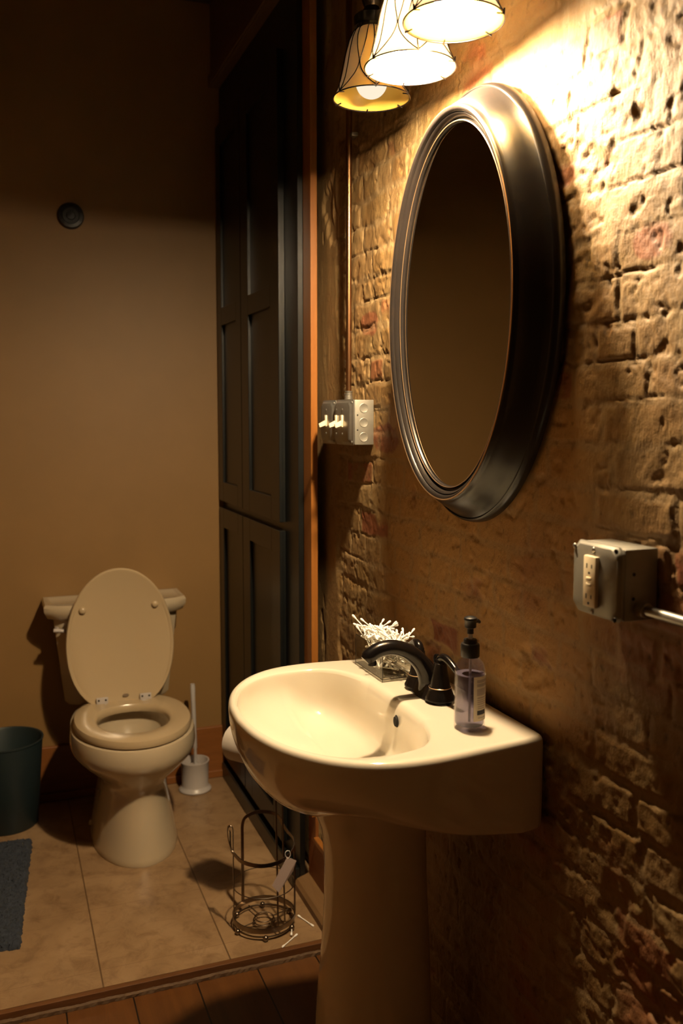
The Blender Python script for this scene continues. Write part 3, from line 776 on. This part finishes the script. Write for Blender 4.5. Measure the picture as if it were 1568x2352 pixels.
while cnt < 120:
    # swabs tossed in: lower ones lie, upper ones lean over the rim
    z = az0+.012+.090*rs.random()**.9
    p = Vector((rs.uniform(ax0+.012, ax1-.012), rs.uniform(ay0+.012, ay1-.012), z))
    tilt = rs.uniform(-.25, .9) if z > az0+.05 else rs.uniform(-.6, .6)
    az_ = rs.choice([rs.gauss(PI/2, .5), rs.uniform(0, 2*PI)])
    d = Vector((math.cos(az_)*math.cos(tilt), math.sin(az_)*math.cos(tilt), math.sin(tilt)))
    a_, b_ = p-d*.037, p+d*.037
    ok = True
    for q in (a_, b_, p, p+d*.018, p-d*.018, p+d*.028, p-d*.028):
        if q.z < az0+.0095: ok = False
        if q.z < az1+.003 and not inside(q): ok = False
        if q.x > -.030: ok = False
        if q.z > az1+.040: ok = False
        if q.z > az1+.002 and not inside(q, -.018): ok = False
    if not ok: continue
    swab(p, d, 'white cotton swab in the crowded heap in the acrylic box', 'cotton swabs in the acrylic box'); cnt += 1
# three that stick out to the far left
LB = ['cotton swab rising highest at the closet end of the acrylic box', 'cotton swab leaning out farthest over the closet end of the box', 'cotton swab between the two that poke out of the box']
for p, d in (((-.158, 2.055, ZR+.103), (-.30, .62, .45)), ((-.150, 2.060, ZR+.090), (-.35, .8, .18)), ((-.140, 2.045, ZR+.100), (-.25, .8, .30))):
    swab(p, d, LB.pop(0))
floor_sw = [((684, 2102), (-.237, 2.337), (-.213, 2.269), 'fallen cotton swab on the tiles nearest the wood plinth'),
            ((0, 0), (-.326, 2.204), (-.267, 2.249), 'fallen cotton swab on the tiles closest to the step edge'),
            ((0, 0), (-.262, 2.312), (-.286, 2.245), 'fallen cotton swab on the tiles touching the paper stand foot')]
for k, (_, a_, b_, lab) in enumerate(floor_sw):
    p = ((a_[0]+b_[0])/2, (a_[1]+b_[1])/2, .0327+(.0035 if k == 2 else 0)); swab(p, (b_[0]-a_[0], b_[1]-a_[1], 0), lab)
swab((-.186, 2.205, .0335), (.4, 1, 0), 'fallen cotton swab half hidden behind the pedestal')

# ------------------------------------------------------------------ toilet paper stand
TX, TY, TZ = -.338, 2.335, .03
ts = empty('paper_stand', (TX, TY, TZ), 'brushed metal wire toilet paper stand on the tiles left of pedestal', 'toilet paper stand')
R_ = .087
def ring_band(z0, z1, r, th=.0014, n=64):
    bm = bmesh.new(); lathe(bm, [(r-th, z0), (r+th, z0), (r+th, z1), (r-th, z1), (r-th, z0)], n, (TX, TY, TZ)); bmesh.ops.remove_doubles(bm, verts=bm.verts, dist=1e-6); return bm
part('base_band', ring_band(.022, .036, R_), M_chrome, ts)
part('base_ring', TUBE([(TX+.084*math.cos(2*PI*i/56), TY+.084*math.sin(2*PI*i/56), TZ+.011) for i in range(56)], .0022, segs=8, closed=True), M_chrome, ts)
for k in range(6):
    a_ = math.radians(60*k+17)
    part('ball_foot', sph(bmesh.new(), (TX+.0865*math.cos(a_), TY+.0865*math.sin(a_), TZ+.0085), .0080, 16, 12), M_chrome, ts)
bm = bmesh.new()
for rr_, zz in ((.030, .012), (.026, .020)):
    tube(bm, [(TX+rr_*math.cos(2*PI*i/36), TY+rr_*math.sin(2*PI*i/36), TZ+zz) for i in range(36)], .0017, segs=6, closed=True)
part('hub_ring', bm, M_chrome, ts)
for k in range(4):
    a_ = math.radians(90*k+15)
    part('spoke', TUBE([(TX+.027*math.cos(a_), TY+.027*math.sin(a_), TZ+.015), (TX+.085*math.cos(a_), TY+.085*math.sin(a_), TZ+.015)], .002, segs=6), M_chrome, ts)
def cp(ang, z, r=R_): a_ = math.radians(ang); return (TX+r*math.cos(a_), TY+r*math.sin(a_), TZ+z)
# view direction from stand to camera is roughly (-.27,-.96): angle -106 deg
# flat strap arch at the back
def strap(pts, wdt, th, axis_out=True):
    bm = bmesh.new(); rings = []
    P_ = smooth_path(pts, 5)
    for i, p in enumerate(P_):
        t = (P_[min(i+1, len(P_)-1)]-P_[max(i-1, 0)]).normalized()
        o_ = Vector((p.x-TX, p.y-TY, 0)); o_ = (o_-t*o_.dot(t)).normalized(); s_ = t.cross(o_)
        rings.append([p+s_*wdt/2+o_*th/2, p-s_*wdt/2+o_*th/2, p-s_*wdt/2-o_*th/2, p+s_*wdt/2-o_*th/2])
    loft(bm, rings); return bm
part('back_strap', strap([cp(118, .022), cp(118, .12), cp(118, .22), cp(117, .265), cp(108, .283), cp(85, .290), cp(60, .287), cp(44, .278), cp(33, .256), cp(20, .240)], .010, .002), M_chrome, ts)
part('front_strap', strap([cp(176, .285, .094), cp(180, .240, .094), cp(190, .225), cp(215, .218), cp(250, .215), cp(285, .219), cp(320, .228), cp(352, .238), cp(20, .242)], .0105, .003), M_chrome, ts)
lp = smooth_path([cp(181, .025), cp(181, .15), cp(180, .25), cp(180, .285), cp(179, .298, .089), cp(177, .300, .097), cp(175, .287, .101), cp(177, .262, .099), cp(180, .242, .095)], 5)
part('left_rod', strap([tuple(p) for p in lp[::4]], .006, .002), M_chrome, ts)
part('right_rod', TUBE([cp(338, .022), cp(338, .232)], .0028, segs=8), M_chrome, ts)
part('middle_ring', TUBE([cp(7.5*i, .122) for i in range(48)], .0015, segs=6, closed=True), M_chrome, ts)
part('pole', TUBE([(TX+.028, TY-.045, TZ+.012), (TX+.022, TY-.045, TZ+.50)], .0028, segs=8), M_chrome, ts)
pp = smooth_path([(TX+.052, TY-.030, TZ+.012), (TX+.046, TY-.030, TZ+.40), (TX+.042, TY-.030, TZ+.50), (TX+.038, TY-.026, TZ+.525), (TX+.020, TY-.016, TZ+.530), (TX-.02, TY+.036, TZ+.527), (TX-.062, TY+.106, TZ+.520), (TX-.072, TY+.124, TZ+.526)], 5)
part('roll_arm', tube(bmesh.new(), pp, .0024, segs=8), M_chrome, ts)
# paper roll on the arm
ax_ = Vector((-.515, .857, -.06)).normalized(); rc0 = Vector((TX-.030, TY+.052, TZ+.508))
bm = bmesh.new()
lathe(bm, [(.020, -.052), (.048, -.052), (.0515, -.049), (.052, -.045), (.052, .045), (.0515, .049), (.048, .052), (.020, .052), (.020, -.052)], 40)
bmesh.ops.remove_doubles(bm, verts=bm.verts, dist=1e-6)
ro = obj('toilet_roll', bm, M_paper, loc=rc0); ro.rotation_mode = 'QUATERNION'; ro.rotation_quaternion = ax_.to_track_quat('Z', 'Y')
tag(ro, 'white toilet paper roll peeking out behind the sink rim', 'toilet roll')
# price tag
tg = empty('hang_tag', cp(325, .235), 'pale blank card tag hanging from the paper stand rim', 'tag')
q0 = Vector(cp(300, .232, .094)); bm = bmesh.new()
rtv = Vector((.934, -.358, 0)); dn = Vector((0, 0, -1)); bk = Vector((.358, .934, 0))
def tp(a_, b_, c_=0): return q0+rtv*a_+dn*b_+bk*c_
f_ = [tp(-.003, .003, -.004), tp(.022, .018, .004), tp(.012, .050, .006), tp(-.026, .104, -.006), tp(-.044, .080, -.012)]
loft(bm, [f_, [v_+Vector((-.0003, -.0007, 0)) for v_ in f_]]); part('card', bm, M_tag, tg, smooth=False)
bm = tube(bmesh.new(), smooth_path([tp(-.002, .008, -.004), tp(-.008, -.004, -.006), tp(-.005, -.014, -.006), tp(.003, -.014, -.004), tp(.006, -.002, -.004), tp(.000, .008, -.004)], 4), .0007, segs=5)
part('string_loop', bm, M_cotton, tg)

# ------------------------------------------------------------------ toilet
tl = empty('toilet', (-.612, 3.10, .03), 'cream two-piece toilet with raised lid against the tan wall', 'toilet')
TC = -.612; FZ = .03; BO = .012
ROT = math.radians(-.4); piv = Vector((TC, 3.25, 0))
def tr_(x, y, z):     # slight turn of the bowl towards the left
    dx, dy = x-piv.x, y-piv.y
    return (piv.x+dx*math.cos(ROT)-dy*math.sin(ROT), piv.y+dx*math.sin(ROT)+dy*math.cos(ROT), z)
def egg(hw, yf, yb, yc, z, n=56, ef=2.0, eb=2.3, xo=0):
    out = []
    for i in range(n):
        t = 2*PI*i/n; c_, s_ = math.cos(t), math.sin(t)
        ly = (yc-yf) if s_ < 0 else (yb-yc); ex = ef if s_ < 0 else eb
        r = (abs(c_)**ex+abs(s_)**ex)**(-1/ex)
        out.append(tr_(TC+BO+xo+hw*r*c_, yc+ly*r*s_, z))
    return out
bm = bmesh.new()
B = [(.0, .140, 2.775, 3.36, 3.02), (.006, .141, 2.773, 3.36, 3.02), (.02, .138, 2.777, 3.36, 3.02), (.08, .128, 2.79, 3.35, 3.02), (.15, .114, 2.808, 3.34, 3.02), (.195, .108, 2.818, 3.33, 3.02),
     (.225, .109, 2.816, 3.32, 3.02), (.245, .119, 2.806, 3.31, 3.02), (.262, .136, 2.792, 3.305, 3.015), (.280, .157, 2.775, 3.31, 3.01), (.297, .175, 2.761, 3.32, 3.005), (.311, .188, 2.750, 3.34, 3.00), (.323, .1965, 2.742, 3.35, 3.00),
     (.335, .202, 2.737, 3.355, 3.00), (.350, .2045, 2.734, 3.36, 3.00), (.380, .203, 2.736, 3.36, 3.00), (.393, .200, 2.741, 3.36, 3.00), (.398, .190, 2.750, 3.355, 3.00)]
rings = [egg(hw, yf, yb, yc, FZ+z) for z, hw, yf, yb, yc in B]
I_ = [(.398, .135, 2.80, 3.16, 2.98), (.390, .128, 2.806, 3.155, 2.98), (.375, .130, 2.803, 3.157, 2.98), (.34, .118, 2.82, 3.14, 2.98), (.29, .090, 2.86, 3.11, 2.99), (.25, .062, 2.90, 3.08, 3.0), (.235, .045, 2.93, 3.06, 3.0)]
rings += [egg(hw, yf, yb, yc, FZ+z) for z, hw, yf, yb, yc in I_]
loft(bm, rings, True, True, True)
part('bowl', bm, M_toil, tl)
bm = bmesh.new(); loft(bm, [egg(.078, 2.875, 3.095, 2.99, FZ+.266), egg(.080, 2.873, 3.097, 2.99, FZ+.269)]); part('water', bm, M_water, tl)
# seat ring
bm = bmesh.new(); S_ = []
for ho, hf, z in ((0, 0, .400), (.004, .004, .398), (.010, .010, .402), (.012, .012, .412), (.006, .008, .424), (-.014, -.014, .4285), (-.034, -.034, .4275)):
    S_.append(egg(.182+ho, 2.752-hf, 3.24, 3.00, FZ+z))
for ho, z in ((.012, .425), (.003, .418), (0, .408), (.002, .400), (.02, .3985)):
    S_.append(egg(.116+ho, 2.836-ho, 3.115+ho*.5, 2.985, FZ+z))
loft(bm, S_+[S_[0]], True, False, False); bmesh.ops.remove_doubles(bm, verts=bm.verts, dist=1e-6)
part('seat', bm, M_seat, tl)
# raised lid: egg outline in a nearly vertical plane
def lid_ring(th, sc):
    out = []; n = 72
    for i in range(n):
        t = 2*PI*i/n; c_, s_ = math.cos(t), math.sin(t)
        if s_ >= 0: ex, ly = 2.05, .275
        else: ex, ly = 2.9, .222
        r = (abs(c_)**ex+abs(s_)**ex)**(-1/ex)
        hw = .187
        u_ = hw*r*c_*sc; v__ = ly*r*s_*sc
        if s_ < 0: u_ *= 1-.16*(abs(v__)/.222)**1.5
        zz = .650+v__; lean = (zz-.43)*.07
        out.append((TC+u_-.001, 3.163+lean+th, zz))
    return out
bm = bmesh.new()
loft(bm, [lid_ring(.004, .93), lid_ring(.0, .955), lid_ring(-.001, .985), lid_ring(.003, 1.0), lid_ring(.010, 1.0), lid_ring(.015, .985), lid_ring(.016, .96)])
ld = part('lid', bm, M_seat, tl)
for x_, z_ in ((-.128, .785), (.122, .790)):
    part('bumper', sph(bmesh.new(), (TC+x_, 3.163+(z_-.43)*.07-.001, z_), .0125, 16, 10, (1, .7, 1)), M_seat, tl, parent=ld)
bm = bmesh.new(); lathe(bm, [(0, 0), (.011, 0), (.011, -.0006), (0, -.0006)], 24, (TC+.010, 3.1658, .476), 'y')
for v_ in bm.verts: v_.co.z = .476+(v_.co.z-.476)*.5
part('oval_mark', bm, mat('grey_mark', (.30, .22, .15), .6), tl, parent=ld)
for x_ in (-.072, .078):
    bm = BOX(TC+x_-.020, TC+x_+.020, 3.155, 3.163, .446, .478, bev=.003); box(bm, TC+x_-.018, TC+x_+.018, 3.140, 3.180, .452-.012, .452+.004, bev=.005)
    box(bm, TC+x_-.026, TC+x_+.026, 3.135, 3.178, .429, .440, bev=.003)
    hg = part('hinge', bm, M_plastic_w, tl)
    for dx in (-.012, .012):
        part('screw', sph(bmesh.new(), (TC+x_+dx, 3.1545, .469), .0035, 10, 8, (1, .5, 1)), M_dark, tl, parent=hg)
# tank
def tring(z, x0, x1, yf, yb, bow):
    out = []; n = 14
    cxm = (x0+x1)/2; hw = (x1-x0)/2; rc_ = .045
    for i in range(n+1):
        t = -1+2*i/n; x = cxm+hw*t
        y = yf+bow*(abs(t)**2.6)
        out.append((x, y, z))
    out[0] = (x0, yf+bow+.012, z); out[-1] = (x1, yf+bow+.012, z)
    out += [(x1, yb, z), (x0, yb, z)]
    return out
bm = bmesh.new()
loft(bm, [tring(.425, -.785, -.445, 3.262, 3.405, .02), tring(.44, -.800, -.430, 3.250, 3.405, .03), tring(.60, -.817, -.413, 3.240, 3.408, .034), tring(.742, -.832, -.398, 3.232, 3.410, .036)])
bmesh.ops.bevel(bm, geom=[e_ for e_ in bm.edges if e_.calc_face_angle(0) > .5], offset=.008, segments=2, affect='EDGES')
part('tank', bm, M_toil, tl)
bm = bmesh.new()
loft(bm, [tring(.7425, -.842, -.388, 3.226, 3.412, .036), tring(.750, -.853, -.377, 3.214, 3.414, .04), tring(.772, -.864, -.366, 3.206, 3.416, .042), tring(.788, -.865, -.365, 3.205, 3.416, .042), tring(.798, -.860, -.370, 3.210, 3.414, .042), tring(.7975, -.845, -.385, 3.225, 3.405, .038), tring(.794, -.838, -.392, 3.232, 3.400, .036)])
part('tank_lid', bm, M_toil, tl)
bm = TUBE([(-.823, 3.262, .710), (-.823, 3.236, .710)], .009, segs=14); tube(bm, smooth_path([(-.835, 3.236, .712), (-.80, 3.233, .708), (-.765, 3.231, .700)], 4), .0065, segs=10)
part('flush_lever', bm, M_plastic_w, tl)
for s in (-1, 1):
    bm = bmesh.new(); lathe(bm, [(.012, 0), (.012, .008), (.007, .014), (0, .016)], 16, tr_(TC+s*.118, 3.14, FZ+.006)); part('bolt_cap', bm, M_toil, tl)

# ------------------------------------------------------------------ toilet brush
tb = empty('toilet_brush', (-.33, 3.315, .03), 'white toilet brush standing in its holder between toilet and closet', 'toilet brush')
bm = bmesh.new(); lathe(bm, [(0, .001), (.060, .001), (.062, .005), (.060, .010), (.052, .016), (.050, .022), (.053, .108), (.055, .112), (.055, .116), (.050, .116), (.047, .03), (0, .03)], 40, (-.330, 3.315, .03)); part('holder', bm, M_plastic_w, tb)
part('handle', tube(bmesh.new(), [(-.326, 3.315, .062), (-.328, 3.314, .19), (-.3285, 3.314, .195), (-.334, 3.312, .40), (-.3345, 3.312, .432), (-.335, 3.312, .445)], [.006, .006, .0085, .0085, .0095, .008], segs=14), M_clearstick, tb)
bm = bmesh.new(); lathe(bm, [(0, .035), (.022, .037), (.036, .05), (.036, .088), (.02, .10), (0, .10)], 24, (-.328, 3.315, .03)); part('bristles', bm, M_plastic_w, tb)

# ------------------------------------------------------------------ bin
bm = bmesh.new(); lathe(bm, [(0, .001), (.098, .001), (.102, .006), (.124, .300), (.127, .303), (.127, .308), (.122, .308), (.119, .303), (.097, .012), (0, .012)], 56, (-1.005, 3.26, .03))
tag(obj('waste_bin', bm, M_teal), 'dark teal round waste bin at the left edge beside toilet', 'waste bin')

# ------------------------------------------------------------------ bath mat: clipped shag
cA, cB = Vector((-.93, 3.09)), Vector((-.984, 2.453)); e1 = (cB-cA).normalized(); e0 = Vector((-e1.y, e1.x)) if (-e1.y) < 0 else Vector((e1.y, -e1.x))
Lm, Wm = (cB-cA).length, .52
nu, nv = 170, 140
uu, vv = np.meshgrid(np.linspace(0, 1, nu), np.linspace(0, 1, nv), indexing='ij')
rg = np.random.RandomState(9)
ed = .006*(fbm(uu*6, vv*6, 12, 12, 5, 3)-.5)*2
px = cA.x+e1.x*uu*Lm+e0.x*(vv*Wm+ed)+e1.x*ed; py = cA.y+e1.y*uu*Lm+e0.y*(vv*Wm+ed)+e1.y*ed
brd = np.minimum(np.minimum(uu, 1-uu)*Lm, np.minimum(vv, 1-vv)*Wm)
hz = .031+.013*np.clip(brd/.010, 0, 1)**.5+.006*rg.rand(nu, nv)*np.clip(brd/.01, 0, 1)+.005*(fbm(uu, vv, 14, 12, 8, 3)-.5)
hz[0, :] = hz[-1, :] = hz[:, 0] = hz[:, -1] = .0305
verts = np.stack([px, py, hz], -1).reshape(-1, 3); ix = np.arange(nu*nv).reshape(nu, nv)
Fm = np.stack([ix[:-1, :-1], ix[1:, :-1], ix[1:, 1:], ix[:-1, 1:]], -1).reshape(-1, 4)
me = bpy.data.meshes.new('bath_mat'); me.from_pydata(verts.tolist(), [], Fm.tolist())
tag(link('bath_mat', me, M_mat, smooth=True), 'dark blue-grey shaggy bath mat on the tiles at left edge', 'bath mat')

# ------------------------------------------------------------------ round wall plate
bm = bmesh.new(); lathe(bm, [(.046, .0), (.046, -.010), (.042, -.016), (.030, -.018), (.028, -.014), (.016, -.014), (.014, -.018), (0, -.019)], 40, (-.727, YB-.0005, 2.172), 'y')
tag(obj('wall_knob', bm, M_blackpl), 'small dark round fitting high on the tan wall above toilet', 'wall fitting')

# ------------------------------------------------------------------ scaling the alcove about the camera
# The floor, closet, toilet alcove and room shell are scaled up about the camera position,
# keeping their place in the image; the plank floor then lies at z = -0.19.  The offset holds the camera point fixed.
CAM_SCALE = 1.13; CAM_SHIFT = Vector((.13, 0, -.1898))
keep = {'oval_mirror', 'vanity_light', 'switch_box', 'conduit', 'outlet_box', 'metal_conduit', 'pedestal_sink', 'faucet', 'soap_bottle', 'acrylic_box', 'wall_right', 'camera'}
for o_ in list(scn.collection.objects):
    if o_.parent or o_.name in keep: continue
    if o_.name.startswith('cotton_swab') and o_.location.z > .5: continue
    o_.location = Vector(o_.location)*CAM_SCALE+CAM_SHIFT
    o_.scale = (CAM_SCALE, CAM_SCALE, CAM_SCALE)
